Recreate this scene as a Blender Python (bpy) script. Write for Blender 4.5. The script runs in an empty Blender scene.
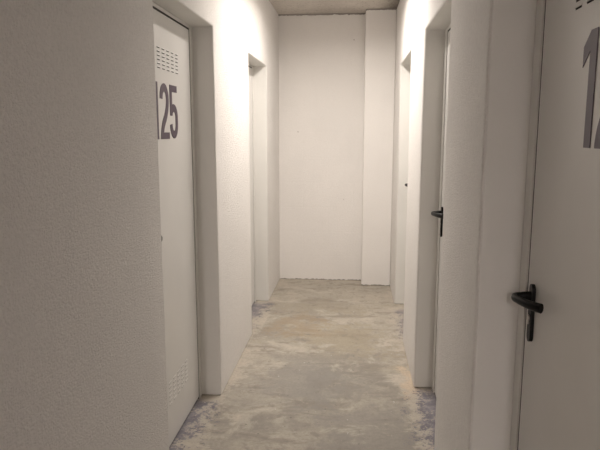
import bpy, bmesh, math, random
from mathutils import Matrix, Vector
random.seed(4)
scene = bpy.context.scene
col = scene.collection

# ------------------------------------------------------------------ layout (metres; camera stands at x=0, y=0)
EYE = 1.51
XL, XR = -0.742, 0.374          # corridor wall faces
DL, DR = -0.860, 0.503          # door planes, set back in the openings
YB = 5.90                       # end wall
PIL_X, PIL_Y = 0.093, 5.715     # shallow pillar in the right corner
ZC = 2.622                      # ceiling
ZS = 2.052                      # lintel underside
Y0 = -5.4                       # wall behind the camera
T = 0.26                        # wall thickness
OPEN_L = [(2.212, 3.160), (4.205, 5.080)]
OPEN_R = [(0.850, 1.765), (2.478, 3.365), (4.140, 5.085)]

# ------------------------------------------------------------------ node helpers
def new_mat(name):
    m = bpy.data.materials.new(name); m.use_nodes = True
    nt = m.node_tree
    return m, nt, nt.nodes['Principled BSDF']

def noise(nt, vec, scale, detail=4, rough=0.55, dist=0.0):
    n = nt.nodes.new('ShaderNodeTexNoise')
    n.inputs['Scale'].default_value = scale; n.inputs['Detail'].default_value = detail
    n.inputs['Roughness'].default_value = rough; n.inputs['Distortion'].default_value = dist
    nt.links.new(vec, n.inputs['Vector'])
    return n.outputs['Fac']

def ramp(nt, fac, a, b, lo=0.0, hi=1.0):
    n = nt.nodes.new('ShaderNodeMapRange'); n.interpolation_type = 'SMOOTHSTEP'
    n.inputs['From Min'].default_value = a; n.inputs['From Max'].default_value = b
    n.inputs['To Min'].default_value = lo; n.inputs['To Max'].default_value = hi
    nt.links.new(fac, n.inputs['Value'])
    return n.outputs['Result']

def math_(nt, op, a, b=None):
    n = nt.nodes.new('ShaderNodeMath'); n.operation = op
    for i, v in enumerate((a, b)):
        if v is None: continue
        if isinstance(v, (int, float)): n.inputs[i].default_value = v
        else: nt.links.new(v, n.inputs[i])
    return n.outputs[0]

def mix(nt, fac, a, b):
    n = nt.nodes.new('ShaderNodeMix'); n.data_type = 'RGBA'
    for k, v in (('Factor', fac), ('A', a), ('B', b)):
        s = [i for i in n.inputs if i.name == k and (i.type == 'RGBA' or k == 'Factor' and i.type == 'VALUE')][0]
        if isinstance(v, (tuple, list)): s.default_value = (*v, 1.0)
        elif isinstance(v, (int, float)): s.default_value = v
        else: nt.links.new(v, s)
    return [o for o in n.outputs if o.type == 'RGBA'][0]

def position(nt):
    g = nt.nodes.new('ShaderNodeNewGeometry')
    s = nt.nodes.new('ShaderNodeSeparateXYZ'); nt.links.new(g.outputs['Position'], s.inputs[0])
    return g.outputs['Position'], s.outputs[0], s.outputs[1], s.outputs[2]

def stretch(nt, vec, sx, sy, sz):
    n = nt.nodes.new('ShaderNodeVectorMath'); n.operation = 'MULTIPLY'
    nt.links.new(vec, n.inputs[0]); n.inputs[1].default_value = (sx, sy, sz)
    return n.outputs[0]

def bump(nt, bsdf, h, strength, dist, chain=None):
    n = nt.nodes.new('ShaderNodeBump')
    n.inputs['Strength'].default_value = strength; n.inputs['Distance'].default_value = dist
    nt.links.new(h, n.inputs['Height'])
    if chain is not None: nt.links.new(chain, n.inputs['Normal'])
    nt.links.new(n.outputs[0], bsdf.inputs['Normal'])
    return n.outputs[0]

# ------------------------------------------------------------------ materials
def wall_material(name, base, grain, dirt_gap_base=0.0, dirt_top=0.0, pocks=False, joints=False):
    m, nt, b = new_mat(name)
    p, x, y, z = position(nt)
    big = noise(nt, p, 1.3, 4)
    c = mix(nt, ramp(nt, big, 0.35, 0.7), base, tuple(v * 0.955 for v in base))
    streak = noise(nt, stretch(nt, p, 6, 6, 0.7), 1.0, 5)
    c = mix(nt, ramp(nt, streak, 0.55, 0.8, 0, 0.25), c, tuple(v * 0.90 for v in base))
    gr = noise(nt, p, 95, 4, 0.75)
    c = mix(nt, ramp(nt, gr, 0.42, 0.64, 0, 0.5 * grain), c, tuple(v * 0.86 for v in base))
    if dirt_gap_base:
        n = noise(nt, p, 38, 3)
        lim = math_(nt, 'MULTIPLY', n, dirt_gap_base)
        f = math_(nt, 'LESS_THAN', z, math_(nt, 'SUBTRACT', lim, dirt_gap_base * 0.3))
        c = mix(nt, math_(nt, 'MULTIPLY', f, 0.75), c, (0.13, 0.105, 0.085))  # dirt along the foot, also painting the dark gap against the floor
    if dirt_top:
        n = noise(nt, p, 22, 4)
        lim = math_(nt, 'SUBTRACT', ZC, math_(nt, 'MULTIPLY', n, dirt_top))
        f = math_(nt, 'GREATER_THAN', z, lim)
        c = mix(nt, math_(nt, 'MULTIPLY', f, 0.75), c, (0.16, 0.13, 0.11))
    if pocks:
        v = nt.nodes.new('ShaderNodeTexVoronoi'); v.inputs['Scale'].default_value = 7.0
        nt.links.new(p, v.inputs['Vector'])
        f = math_(nt, 'LESS_THAN', v.outputs['Distance'], 0.045)
        sel = math_(nt, 'GREATER_THAN', noise(nt, p, 3.1, 1), 0.56)
        c = mix(nt, math_(nt, 'MULTIPLY', math_(nt, 'MULTIPLY', f, sel), 0.5), c, (0.25, 0.21, 0.18))
    nt.links.new(c, b.inputs['Base Color'])
    b.inputs['Roughness'].default_value = 0.88
    b.inputs['Specular IOR Level'].default_value = 0.25
    fine = noise(nt, p, 165, 3, 0.65)
    mid = noise(nt, p, 62, 5, 0.7)
    wav = noise(nt, p, 3.0, 2)
    ch = bump(nt, b, wav, 0.35, 0.02)
    ch = bump(nt, b, mid, 0.75 * grain, 0.0065, ch)
    ch = bump(nt, b, fine, 1.0 * grain, 0.006, ch)
    if joints:
        br = nt.nodes.new('ShaderNodeTexBrick')
        cmb = nt.nodes.new('ShaderNodeCombineXYZ'); nt.links.new(x, cmb.inputs[0]); nt.links.new(z, cmb.inputs[1])
        nt.links.new(cmb.outputs[0], br.inputs['Vector'])
        br.inputs['Scale'].default_value = 1.0; br.inputs['Brick Width'].default_value = 0.5
        br.inputs['Row Height'].default_value = 0.25; br.inputs['Mortar Size'].default_value = 0.012
        br.inputs['Mortar Smooth'].default_value = 1.0
        bump(nt, b, math_(nt, 'SUBTRACT', 1.0, br.outputs['Fac']), 0.10, 0.003, ch)
    return m

PAINT = (0.86, 0.832, 0.803)
M_WALL = wall_material('rough_white_wall_paint', PAINT, 1.0, dirt_gap_base=0.012)
M_JAMB = wall_material('smooth_grey_white_jamb_paint', (0.76, 0.745, 0.712), 0.10, dirt_gap_base=0.012)
M_BACK = wall_material('white_block_wall_paint', PAINT, 0.35, dirt_gap_base=0.032, dirt_top=0.028, pocks=True, joints=True)

def ceiling_material():
    m, nt, b = new_mat('raw_concrete_ceiling')
    p, x, y, z = position(nt)
    n1 = noise(nt, p, 2.2, 6, 0.6); n2 = noise(nt, stretch(nt, p, 3, 14, 1), 1.5, 5); n3 = noise(nt, p, 40, 3)
    c = mix(nt, ramp(nt, n1, 0.35, 0.7), (0.66, 0.61, 0.555), (0.52, 0.475, 0.43))
    c = mix(nt, ramp(nt, n2, 0.5, 0.75, 0, 0.5), c, (0.72, 0.67, 0.61))
    c = mix(nt, ramp(nt, n3, 0.56, 0.70, 0, 0.6), c, (0.24, 0.20, 0.17))
    # darker and mottled towards the right-hand edge
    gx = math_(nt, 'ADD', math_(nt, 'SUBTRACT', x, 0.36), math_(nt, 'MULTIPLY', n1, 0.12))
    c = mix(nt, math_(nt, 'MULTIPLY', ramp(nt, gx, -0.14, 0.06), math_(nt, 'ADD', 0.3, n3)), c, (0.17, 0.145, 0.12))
    nt.links.new(c, b.inputs['Base Color']); b.inputs['Roughness'].default_value = 0.9
    bump(nt, b, n3, 0.6, 0.006)
    return m
M_CEIL = ceiling_material()

def floor_material():
    m, nt, b = new_mat('worn_stained_concrete')
    p, x, y, z = position(nt)
    n_big = noise(nt, p, 1.6, 8, 0.62, 0.5)
    n_mid = noise(nt, p, 5.0, 10, 0.68, 0.3)
    n_mid2 = noise(nt, stretch(nt, p, 1.2, 1.0, 1), 11.0, 8, 0.7, 0.3)
    n_fine = noise(nt, p, 55, 6, 0.75)
    n_pat = noise(nt, stretch(nt, p, 1.0, 1.25, 1), 2.7, 10, 0.70, 0.5)
    n_str = noise(nt, stretch(nt, p, 1.2, 4.0, 1), 1.7, 8, 0.66, 0.8)
    ctr = lambda v, k: math_(nt, 'MULTIPLY', math_(nt, 'SUBTRACT', v, 0.5), k)
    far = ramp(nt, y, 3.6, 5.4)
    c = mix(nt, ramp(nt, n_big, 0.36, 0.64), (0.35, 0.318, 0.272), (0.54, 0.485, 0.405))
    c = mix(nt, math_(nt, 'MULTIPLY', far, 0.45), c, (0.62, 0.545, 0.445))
    c = mix(nt, ramp(nt, n_mid, 0.45, 0.63, 0, 0.65), c, (0.58, 0.525, 0.445))
    c = mix(nt, ramp(nt, n_str, 0.52, 0.64, 0, 0.7), c, (0.31, 0.275, 0.23))
    c = mix(nt, ramp(nt, n_mid2, 0.50, 0.66, 0, 0.6), c, (0.29, 0.26, 0.222))
    def blob(cx, cy, kx, ky, r0, r1, wob):
        dx = math_(nt, 'MULTIPLY', math_(nt, 'SUBTRACT', x, cx), kx)
        dy = math_(nt, 'MULTIPLY', math_(nt, 'SUBTRACT', y, cy), ky)
        r = math_(nt, 'SQRT', math_(nt, 'ADD', math_(nt, 'POWER', dx, 2), math_(nt, 'POWER', dy, 2)))
        r = math_(nt, 'ADD', r, math_(nt, 'ADD', ctr(n_pat, wob), ctr(n_mid2, wob*0.7)))
        return ramp(nt, r, r0, r1, 1, 0)
    # olive-ochre stains across the corridor towards the end
    c = mix(nt, math_(nt, 'MULTIPLY', blob(-0.05, 4.15, 0.7, 0.7, 0.05, 0.40, 1.5), 0.5), c, (0.42, 0.35, 0.235))
    c = mix(nt, math_(nt, 'MULTIPLY', blob(-0.42, 4.45, 0.9, 0.8, 0.03, 0.30, 1.2), 0.6), c, (0.43, 0.33, 0.22))
    c = mix(nt, math_(nt, 'MULTIPLY', blob(-0.25, 4.95, 0.5, 1.2, 0.03, 0.34, 1.2), 0.5), c, (0.40, 0.345, 0.26))
    # grey smooth patches
    c = mix(nt, math_(nt, 'MULTIPLY', blob(-0.30, 3.45, 0.8, 0.6, 0.05, 0.36, 1.2), 0.6), c, (0.345, 0.325, 0.300))
    c = mix(nt, math_(nt, 'MULTIPLY', blob(0.10, 2.80, 0.9, 0.7, 0.10, 0.30, 0.8), 0.65), c, (0.33, 0.305, 0.275))
    # spilled pale plaster patches
    c = mix(nt, ramp(nt, math_(nt, 'ADD', n_pat, ctr(n_fine, 0.15)), 0.54, 0.64, 0, 0.6), c, (0.69, 0.625, 0.53))
    # patchy pale plaster fringe along the walls
    for wx, sgn in ((XL, 1), (XR, -1)):
        d = math_(nt, 'MULTIPLY', math_(nt, 'SUBTRACT', x, wx), sgn)
        d = math_(nt, 'ADD', d, math_(nt, 'ADD', ctr(n_pat, -0.75), ctr(n_mid2, -0.55)))
        c = mix(nt, ramp(nt, d, -0.02, 0.09, 0.7, 0), c, (0.66, 0.585, 0.49))
    # sandy heap of plaster against one jamb foot
    c = mix(nt, math_(nt, 'MULTIPLY', blob(0.355, 3.40, 1.0, 0.36, 0.045, 0.085, 0.28), 0.85), c, (0.72, 0.58, 0.43))
    # blue-violet paint residue at the thresholds
    def blue(c, ymin, ymax, wx, sgn, w, amt):
        d = math_(nt, 'MULTIPLY', math_(nt, 'SUBTRACT', x, wx), sgn)
        d = math_(nt, 'ADD', d, math_(nt, 'ADD', ctr(n_pat, 0.55), math_(nt, 'ADD', ctr(n_mid2, 0.5), ctr(n_fine, 0.7))))
        f = ramp(nt, d, w, w - 0.09)
        yy = math_(nt, 'ADD', y, ctr(n_mid, 0.4))
        f = math_(nt, 'MULTIPLY', f, ramp(nt, yy, ymin, ymin + 0.12))
        f = math_(nt, 'MULTIPLY', f, ramp(nt, yy, ymax, ymax - 0.12))
        tone = mix(nt, ramp(nt, n_mid2, 0.4, 0.62), (0.17, 0.16, 0.205), (0.30, 0.28, 0.315))
        return mix(nt, math_(nt, 'MULTIPLY', f, amt), c, tone)
    c = blue(c, 2.2, 3.42, XR, -1, 0.03, 0.9)
    c = blue(c, 2.1, 3.15, XL, 1, -0.01, 0.9)
    c = blue(c, 4.25, 5.08, XL, 1, 0.02, 0.8)
    c = blue(c, 4.15, 4.95, XR, -1, 0.03, 0.75)
    # dark and white specks, grain
    n_sp = noise(nt, p, 34, 2)
    c = mix(nt, ramp(nt, n_sp, 0.70, 0.74, 0, 0.6), c, (0.12, 0.11, 0.10))
    n_sp2 = noise(nt, stretch(nt, p, 1.3, 1, 1), 27, 2)
    c = mix(nt, ramp(nt, n_sp2, 0.72, 0.75, 0, 0.7), c, (0.78, 0.74, 0.68))
    c = mix(nt, ramp(nt, n_fine, 0.40, 0.64, 0, 0.30), c, (0.27, 0.245, 0.215))
    tint = nt.nodes.new('ShaderNodeMix'); tint.data_type = 'RGBA'; tint.blend_type = 'MULTIPLY'
    tint.inputs['Factor'].default_value = 1.0
    nt.links.new(c, tint.inputs[6]); tint.inputs[7].default_value = (0.83, 0.835, 0.84, 1)
    c = tint.outputs[2]
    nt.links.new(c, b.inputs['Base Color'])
    nt.links.new(ramp(nt, n_mid, 0.3, 0.7, 0.55, 0.8), b.inputs['Roughness'])
    b.inputs['Specular IOR Level'].default_value = 0.35
    ch = bump(nt, b, n_mid, 0.35, 0.012)
    bump(nt, b, n_fine, 0.5, 0.004, ch)
    return m
M_FLOOR = floor_material()

def plain(name, colr, rough, metal=0.0, spec=0.5, speck=0.03, bumpy=0.0):
    m, nt, b = new_mat(name)
    p, x, y, z = position(nt)
    n = noise(nt, p, 4.0, 4)
    c = mix(nt, ramp(nt, n, 0.35, 0.7), colr, tuple(v * (1 - speck) for v in colr))
    nt.links.new(c, b.inputs['Base Color'])
    b.inputs['Roughness'].default_value = rough; b.inputs['Metallic'].default_value = metal
    b.inputs['Specular IOR Level'].default_value = spec
    if bumpy: bump(nt, b, noise(nt, p, 2.5, 2), bumpy, 0.01)
    return m
M_DOOR = plain('grey_white_door_enamel', (0.72, 0.705, 0.68), 0.30, spec=0.5, bumpy=0.05)
M_FRAME = plain('grey_white_frame_enamel', (0.74, 0.725, 0.69), 0.38)
M_BLACK = plain('black_plastic', (0.004, 0.004, 0.0045), 0.34, spec=0.22)
M_STEEL = plain('lock_steel', (0.55, 0.53, 0.50), 0.3, metal=1.0)
M_DARK = plain('dark_slot_shade', (0.02, 0.018, 0.016), 0.9)
M_GAP_SHADE = plain('dark_gap_shade', (0.035, 0.032, 0.03), 0.8)
M_NUMBER = plain('dark_violet_vinyl', (0.060, 0.032, 0.062), 0.40)
M_LAMPBODY = plain('white_lamp_plastic', (0.8, 0.8, 0.78), 0.4)
def glow(name, colr, s):
    m, nt, b = new_mat(name)
    b.inputs['Base Color'].default_value = (0.9, 0.88, 0.85, 1)
    b.inputs['Emission Color'].default_value = (*colr, 1); b.inputs['Emission Strength'].default_value = s
    return m

# ------------------------------------------------------------------ mesh helpers
def link(name, bm, mats, parent=None, smooth=None, bevel=None):
    me = bpy.data.meshes.new(name); bmesh.ops.recalc_face_normals(bm, faces=bm.faces)
    bm.to_mesh(me); bm.free()
    for m in (mats if isinstance(mats, (list, tuple)) else [mats]): me.materials.append(m)
    o = bpy.data.objects.new(name, me); col.objects.link(o)
    if parent is not None: o.parent = parent
    if bevel:
        md = o.modifiers.new('bevel', 'BEVEL'); md.width = bevel; md.segments = 3; md.limit_method = 'ANGLE'; md.angle_limit = math.radians(40)
    if smooth is not None:
        for f in me.polygons: f.use_smooth = True
        try: me.set_sharp_from_angle(angle=math.radians(smooth))
        except Exception: pass
    return o

def tag(o, label, cat, kind=None, group=None):
    o['label'] = label; o['category'] = cat
    if kind: o['kind'] = kind
    if group: o['group'] = group

def box(bm, x0, x1, y0, y1, z0, z1, mi=0):
    vs = [bm.verts.new((x, y, z)) for x in (x0, x1) for y in (y0, y1) for z in (z0, z1)]
    for q in ((0,1,3,2),(4,6,7,5),(0,4,5,1),(2,3,7,6),(0,2,6,4),(1,5,7,3)):
        f = bm.faces.new([vs[i] for i in q]); f.material_index = mi

def prism(bm, pts, axis_vec, mi=0):
    """extrude a closed 3-D outline along a vector"""
    a = [bm.verts.new(p) for p in pts]; d = Vector(axis_vec)
    b = [bm.verts.new(Vector(p) + d) for p in pts]
    fs = [bm.faces.new(a), bm.faces.new(b[::-1])]
    n = len(a)
    for i in range(n): fs.append(bm.faces.new((a[i], b[i], b[(i+1)%n], a[(i+1)%n])))
    for f in fs: f.material_index = mi
    return fs

def tube(bm, path, radii, seg=12, squash=(1.0, 1.0), up=Vector((0,0,1))):
    path = [Vector(p) for p in path]; rings = []
    for i, p in enumerate(path):
        t = (path[min(i+1, len(path)-1)] - path[max(i-1, 0)]).normalized()
        s = t.cross(up)
        if s.length < 1e-4: s = Vector((1,0,0))
        s.normalize(); u = s.cross(t).normalized()
        r = radii[i] if isinstance(radii, (list, tuple)) else radii
        rings.append([bm.verts.new(p + s*math.cos(a)*r*squash[0] + u*math.sin(a)*r*squash[1]) for a in [2*math.pi*k/seg for k in range(seg)]])
    for a, b in zip(rings, rings[1:]):
        for k in range(seg): bm.faces.new((a[k], a[(k+1)%seg], b[(k+1)%seg], b[k]))
    bm.faces.new(rings[0]); bm.faces.new(rings[-1][::-1])

def bez(p0, p1, p2, n=6):
    p0, p1, p2 = map(Vector, (p0, p1, p2))
    return [(1-t)**2*p0 + 2*t*(1-t)*p1 + t*t*p2 for t in [i/n for i in range(n+1)]]

# ------------------------------------------------------------------ shell
def side_wall(name, face, back, openings, label):
    out = [(Y0, 0.0)]
    for a, b_ in openings: out += [(a, 0.0), (a, ZS), (b_, ZS), (b_, 0.0)]
    out += [(YB, 0.0), (YB, ZC), (Y0, ZC)]
    bm = bmesh.new()
    fs = prism(bm, [(face, y, z) for y, z in out], (back - face, 0, 0))
    bm.normal_update()
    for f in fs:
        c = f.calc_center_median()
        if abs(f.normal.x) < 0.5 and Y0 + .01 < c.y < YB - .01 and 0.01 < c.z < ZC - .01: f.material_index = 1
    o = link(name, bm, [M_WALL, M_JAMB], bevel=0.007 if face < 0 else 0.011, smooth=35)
    tag(o, label, 'wall', 'structure'); return o
side_wall('wall_left', XL, XL - T, OPEN_L, 'rough white painted wall with two door recesses, left of the corridor')
side_wall('wall_right', XR, XR + T, OPEN_R, 'rough white painted wall with three door recesses, right of the corridor')

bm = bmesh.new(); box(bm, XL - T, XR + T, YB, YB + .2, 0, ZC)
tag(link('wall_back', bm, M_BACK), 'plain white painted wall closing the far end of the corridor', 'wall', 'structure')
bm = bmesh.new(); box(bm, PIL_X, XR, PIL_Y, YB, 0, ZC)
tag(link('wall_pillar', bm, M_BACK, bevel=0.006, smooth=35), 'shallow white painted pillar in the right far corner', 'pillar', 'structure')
bm = bmesh.new(); box(bm, XL - T, XR + T, Y0 - .2, Y0, 0, ZC)
tag(link('wall_front', bm, M_WALL), 'white painted wall at the near end behind the viewer', 'wall', 'structure')
bm = bmesh.new(); box(bm, XL - T, XR + T, Y0 - .2, YB + .2, -0.2, 0)
tag(link('floor', bm, M_FLOOR), 'worn stained grey concrete floor of the corridor', 'floor', 'structure')
bm = bmesh.new(); box(bm, XL - T, XR + T, Y0 - .2, YB + .2, ZC, ZC + .2)
tag(link('ceiling', bm, M_CEIL), 'raw grey concrete ceiling over the corridor', 'ceiling', 'structure')

# ------------------------------------------------------------------ doors
# Every door is built in door space: u runs along the corridor from the lock side to the hinge side,
# v points out of the door into the corridor, z is up.  place() turns that into world space.
H = 0.249
def build_digit(ch, frame, u0, zbase, parent, label):
    bm = bmesh.new()
    to = frame
    def solid(poly):
        lo = [bm.verts.new(to(u0 + q[0]*H, 0.0002, zbase + q[1]*H)) for q in poly]
        hi = [bm.verts.new(to(u0 + q[0]*H, 0.0018, zbase + q[1]*H)) for q in poly]
        bm.faces.new(lo); bm.faces.new(hi[::-1])
        n = len(lo)
        for i in range(n): bm.faces.new((lo[i], hi[i], hi[(i+1)%n], lo[(i+1)%n]))
    def arc(cx, cy, rx, ry, a0, a1, n=14):
        return [(cx + rx*math.cos(math.radians(a0+(a1-a0)*i/n)), cy + ry*math.sin(math.radians(a0+(a1-a0)*i/n))) for i in range(n+1)]
    s = 0.145                                             # stroke width
    def offs(path, h):
        a, c = [], []
        for i, p in enumerate(path):
            t = (path[min(i+1, len(path)-1)] - path[max(i-1, 0)]).normalized(); n = Vector((-t.y, t.x))
            a.append(p + n*h); c.append(p - n*h)
        return a, c
    V = lambda pts: [Vector((q[0], q[1])) for q in pts]
    if ch == '1':
        solid([(0.15, 0), (0.15+s, 0), (0.15+s, 1), (0.15, 1), (0.0, 0.875), (0.0, 0.70), (0.15, 0.83)])
    elif ch == '2':
        w = 0.50; rx = w/2 - s/2
        p = V(arc(w/2, 0.735, rx, 0.1925, 185, 0))
        p += V(bez((w - s/2, 0.735, 0), (w - s/2, 0.56, 0), (w/2 + 0.03, 0.38, 0), 6)[1:])
        p += V(bez((w/2 + 0.03, 0.38, 0), (s*0.62, 0.23, 0), (s*0.5, 0.02, 0), 6)[1:])
        a, c = offs(p, s/2)
        a = [q for q in a if q.y > s*0.86]; c = [q for q in c if q.y > 0.03]
        solid(a + V([(a[-1].x - 0.02, s*0.82), (w, s*0.82), (w, 0), (0, 0)]) + c[::-1])
    elif ch == '5':
        w = 0.50; rx = w/2 - s/2
        p = V(arc(w/2, 0.41, rx, 0.17, 105, 0)) + V([(w - s/2, 0.34)]) + V(arc(w/2, 0.275, rx, 0.20, 0, -178))
        a, c = offs(p, s/2)
        x1 = 0.03 + s*0.92
        solid(V([(0.03, 0.43), (0.03, 1), (w - 0.02, 1), (w - 0.02, 1 - s*0.85), (x1, 1 - s*0.85), (x1, 0.615)])
              + a + c[::-1] + V([(x1 + 0.015, 0.475), (x1, 0.43)]))
    o = link('digit_' + {'1': 'one', '2': 'two', '5': 'five'}[ch], bm, M_NUMBER, parent)
    o['label'] = label
    return o

def louvres(name, frame, u_first, ncol, z_top, nrow, parent, pitch_z):
    """pressed louvres: a hood sloping out of the sheet, its under side a dark face for the shaded opening"""
    bm = bmesh.new(); L = 0.042; hh = 0.0048; out = 0.0022
    for c in range(ncol):
        for r in range(nrow):
            u = u_first + c*0.0675; z = z_top - r*pitch_z
            A = [frame(u, 0.0003, z), frame(u+L, 0.0003, z), frame(u+L-0.003, out, z-hh), frame(u+0.003, out, z-hh)]
            Bm = [frame(u+L, 0.0003, z-hh), frame(u, 0.0003, z-hh)]
            v = [bm.verts.new(p) for p in A + Bm]
            for q, mi in (((0,1,2,3),0), ((1,4,2),0), ((0,3,5),0), ((3,2,4,5),1)):
                f = bm.faces.new([v[i] for i in q]); f.material_index = mi
            # dark patch laid on the sheet, painting the shaded slit under the hood
            sl = [frame(u+0.002, 0.0004, z-hh), frame(u+L-0.002, 0.0004, z-hh), frame(u+L-0.002, 0.0004, z-hh-0.0040), frame(u+0.002, 0.0004, z-hh-0.0040)]
            f = bm.faces.new([bm.verts.new(p) for p in sl]); f.material_index = 1
    return link(name, bm, [M_DOOR, M_DARK], parent)

def make_door(name, side, a, b_, number, label, plane, fw, u1):
    """side +1: door in the right wall (lock at far end), -1: left wall (lock at near end)"""
    root = bpy.data.objects.new(name, None); col.objects.link(root)
    lock_y = b_ if side > 0 else a
    sgn = -1 if side > 0 else 1                           # u direction along world y
    root.location = (plane, (a + b_)/2, 0)
    def frame(u, v, z):                                   # local to the root
        return Vector((-side*v, lock_y + sgn*u - (a + b_)/2, z))
    W = b_ - a
    g = 0.0015; fh = 0.016
    # steel frame: front face flush in the opening, stepped back to the leaf
    bm = bmesh.new()
    def fbox(u0, u1, v0, v1, z0, z1, mi=0):
        P = [frame(u, v, z) for u in (u0, u1) for v in (v0, v1) for z in (z0, z1)]
        xs = [p.x for p in P]; ys = [p.y for p in P]
        box(bm, min(xs), max(xs), min(ys), max(ys), z0, z1, mi)
    def ring(u_in, u_out, v0, v1, mi=0):
        fbox(u_out, u_in, v0, v1, 0, ZS - (u_out if u_out < fw else u_out - fw + fh), mi)
        fbox(W - u_in, W - u_out, v0, v1, 0, ZS - (u_out if u_out < fw else u_out - fw + fh), mi)
        fbox(u_in, W - u_in, v0, v1, ZS - (u_in - fw + fh), ZS - (u_out if u_out < fw else u_out - fw + fh), mi)
    ring(fw, g, -0.06, 0.004)
    fo = link('door_frame', bm, M_FRAME, root, bevel=0.0015, smooth=35)
    bm = bmesh.new()
    ring(fw + 0.0095, fw + 0.0003, -0.045, -0.0012)
    link('gap_shade', bm, M_GAP_SHADE, fo)  # dark strip filling the gap between frame and leaf, painted as its shade
    # leaf
    bm = bmesh.new()
    fbox(fw + 0.009, W - fw - 0.009, -0.045, 0.0, 0.012, ZS - fh - 0.009)
    leaf = link('door_leaf', bm, M_DOOR, root, bevel=0.002, smooth=35)
    nc = 5
    louvres('upper_vent', frame, u1, nc, EYE + 0.368, 6, leaf, 0.0172)
    louvres('lower_vent', frame, u1, nc, EYE - 1.185, 6, leaf, 0.0215)
    # lever handle on a long black plate
    uh = 0.130; zh = EYE - (0.441 if number is None else 0.452)
    bm = bmesh.new()
    n = 10; hw = 0.0165
    outl = []
    for k in range(n+1):
        t = math.pi*k/n; outl.append((uh + hw*math.cos(t), zh + 0.018 + hw*math.sin(t)))
    for k in range(n+1):
        t = math.pi + math.pi*k/n; outl.append((uh + hw*math.cos(t), zh - 0.114 + hw*math.sin(t)))
    lo = [bm.verts.new(frame(u, 0.0003, z)) for u, z in outl]; hi = [bm.verts.new(frame(uh + (u-uh)*0.86, 0.0095, z)) for u, z in outl]
    bm.faces.new(lo); bm.faces.new(hi[::-1])
    for i in range(len(lo)): bm.faces.new((lo[i], hi[i], hi[(i+1)%len(lo)], lo[(i+1)%len(lo)]))
    hd = link('door_handle', bm, M_BLACK, root, smooth=40)
    hd['label'] = 'black lever handle on a long rounded plate'
    bm = bmesh.new()
    path = [frame(uh, 0.008, zh), frame(uh, 0.032, zh)]
    path += bez(frame(uh, 0.036, zh), frame(uh, 0.060, zh), frame(uh + 0.026, 0.057, zh), 7)
    path += bez(frame(uh + 0.034, 0.0555, zh), frame(uh + 0.085, 0.045, zh), frame(uh + 0.118, 0.016, zh), 8)
    rr = [0.0125, 0.011] + [0.0098]*8 + [0.0095 + 0.0025*k/8 for k in range(9)]
    tube(bm, path, rr, seg=14, squash=(0.85, 1.1))
    link('lever', bm, M_BLACK, hd, smooth=50)
    bm = bmesh.new()
    c0 = frame(uh, 0.0095, zh - 0.062); c1 = frame(uh, 0.0135, zh - 0.062)
    tube(bm, [c0, c1], 0.0085, seg=16)
    tube(bm, [frame(uh, 0.0095, zh - 0.076), frame(uh, 0.0125, zh - 0.076)], 0.0050, seg=12)
    link('lock_cylinder', bm, M_STEEL, hd, smooth=40)['label'] = 'steel key cylinder in the handle plate'
    # number
    if number:
        for ch, y0 in number:
            build_digit(ch, frame, y0, EYE - 0.036, leaf, 'dark violet figure %s on the door' % {'1':'one','2':'two','5':'five'}[ch])
    tag(root, label, 'door', 'structure')
    return root

make_door('door_1', -1, OPEN_L[0][0], OPEN_L[0][1], [('1', 0.290), ('2', 0.392), ('5', 0.528)],
          'grey-white metal door numbered 125 in the near left recess', DL, 0.042, 0.372)
make_door('door_2', -1, OPEN_L[1][0], OPEN_L[1][1], None, 'grey-white metal door in the far left recess near the end wall', DL, 0.042, 0.30)
make_door('door_3', 1, OPEN_R[0][0], OPEN_R[0][1], [('1', 0.371), ('2', 0.468)],
          'grey-white metal door at right front with black handle and large number beginning with 1', DR, 0.062, 0.297)
make_door('door_4', 1, OPEN_R[1][0], OPEN_R[1][1], None, 'grey-white metal door in the middle right recess, edge-on black handle showing', 0.487, 0.062, 0.29)
make_door('door_5', 1, OPEN_R[2][0], OPEN_R[2][1], None, 'grey-white metal door in the far right recess beside the pillar', 0.490, 0.062, 0.31)

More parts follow.
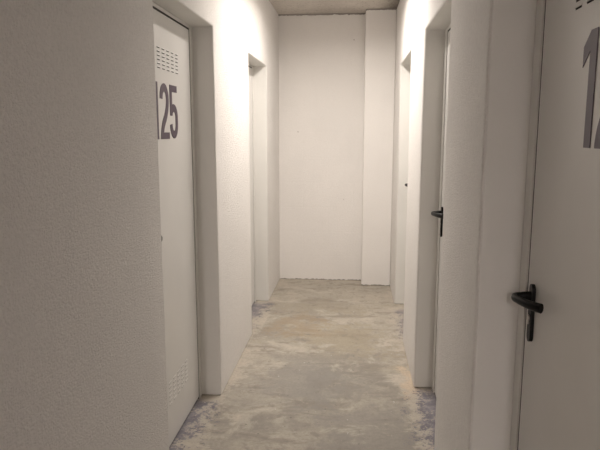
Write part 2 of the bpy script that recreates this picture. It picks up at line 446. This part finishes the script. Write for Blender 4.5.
# ------------------------------------------------------------------ lamps (slim battens along the ceiling, above the picture)
def batten(x, y, length, power, side_glow, colr, label, spread=180):
    root = bpy.data.objects.new('ceiling_batten_lamp', None); col.objects.link(root); root.location = (x, y, ZC)
    h = length/2
    bm = bmesh.new(); box(bm, -0.035, 0.035, -h, h, -0.035, 0)
    link('lamp_body', bm, M_LAMPBODY, root, bevel=0.004, smooth=40)
    bm = bmesh.new()
    prof = [(0.032*math.cos(t), -0.0352 - 0.045*math.sin(t)) for t in [math.pi*i/10 for i in range(11)]]
    prism(bm, [(px, -h + 0.02, pz) for px, pz in prof], (0, length - 0.04, 0))
    link('diffuser', bm, glow('lit_diffuser', colr, side_glow), root, smooth=60)
    for e in (-1, 1):
        bm = bmesh.new(); box(bm, -0.036, 0.036, e*h - 0.012, e*h + 0.012, -0.084, 0)
        link('end_cap', bm, M_LAMPBODY, root, bevel=0.004, smooth=40)
    tag(root, label, 'lamp')
    ld = bpy.data.lights.new('lamp_light', 'AREA'); ld.energy = power; ld.color = colr
    ld.shape = 'RECTANGLE'; ld.size = 0.06; ld.spread = math.radians(spread); ld.size_y = length - 0.06
    lo = bpy.data.objects.new('lamp_light', ld); col.objects.link(lo); lo.parent = root; lo.location = (0, 0, -0.084)
WARM, PALE = (1.0, 0.93, 0.86), (1.0, 0.912, 0.885)
batten(-0.12, 4.03, 1.44, 28.5, 2.2, WARM, 'slim white batten lamp on the ceiling between the far doors', 170)
batten(-0.20, -3.90, 1.26, 86.0, 34.0, PALE, 'slim white batten lamp on the ceiling behind the viewer')

w = bpy.data.worlds.new('World'); scene.world = w; w.use_nodes = True
w.node_tree.nodes['Background'].inputs[0].default_value = (0.02, 0.02, 0.02, 1)
w.node_tree.nodes['Background'].inputs[1].default_value = 0.3

# ------------------------------------------------------------------ camera
f = 590.0
fwd_in_cam = Vector((354 - 300, 225 - 131, -f)).normalized()       # corridor direction seen by the camera
up_in_cam = Vector((0, -fwd_in_cam.z, fwd_in_cam.y)).normalized()
right_in_cam = fwd_in_cam.cross(up_in_cam)
R = Matrix((right_in_cam, fwd_in_cam, up_in_cam))
cd = bpy.data.cameras.new('camera'); cam = bpy.data.objects.new('camera', cd); col.objects.link(cam)
cd.sensor_width = 36; cd.lens = 36*f/600; cd.clip_start = 0.02
cam.matrix_world = Matrix.Translation((0, 0, EYE)) @ R.to_4x4()
scene.camera = cam

vs = scene.view_settings
vs.view_transform = 'Standard'; vs.look = 'None'; vs.gamma = 1.0; vs.use_curve_mapping = False; vs.exposure = 0.27
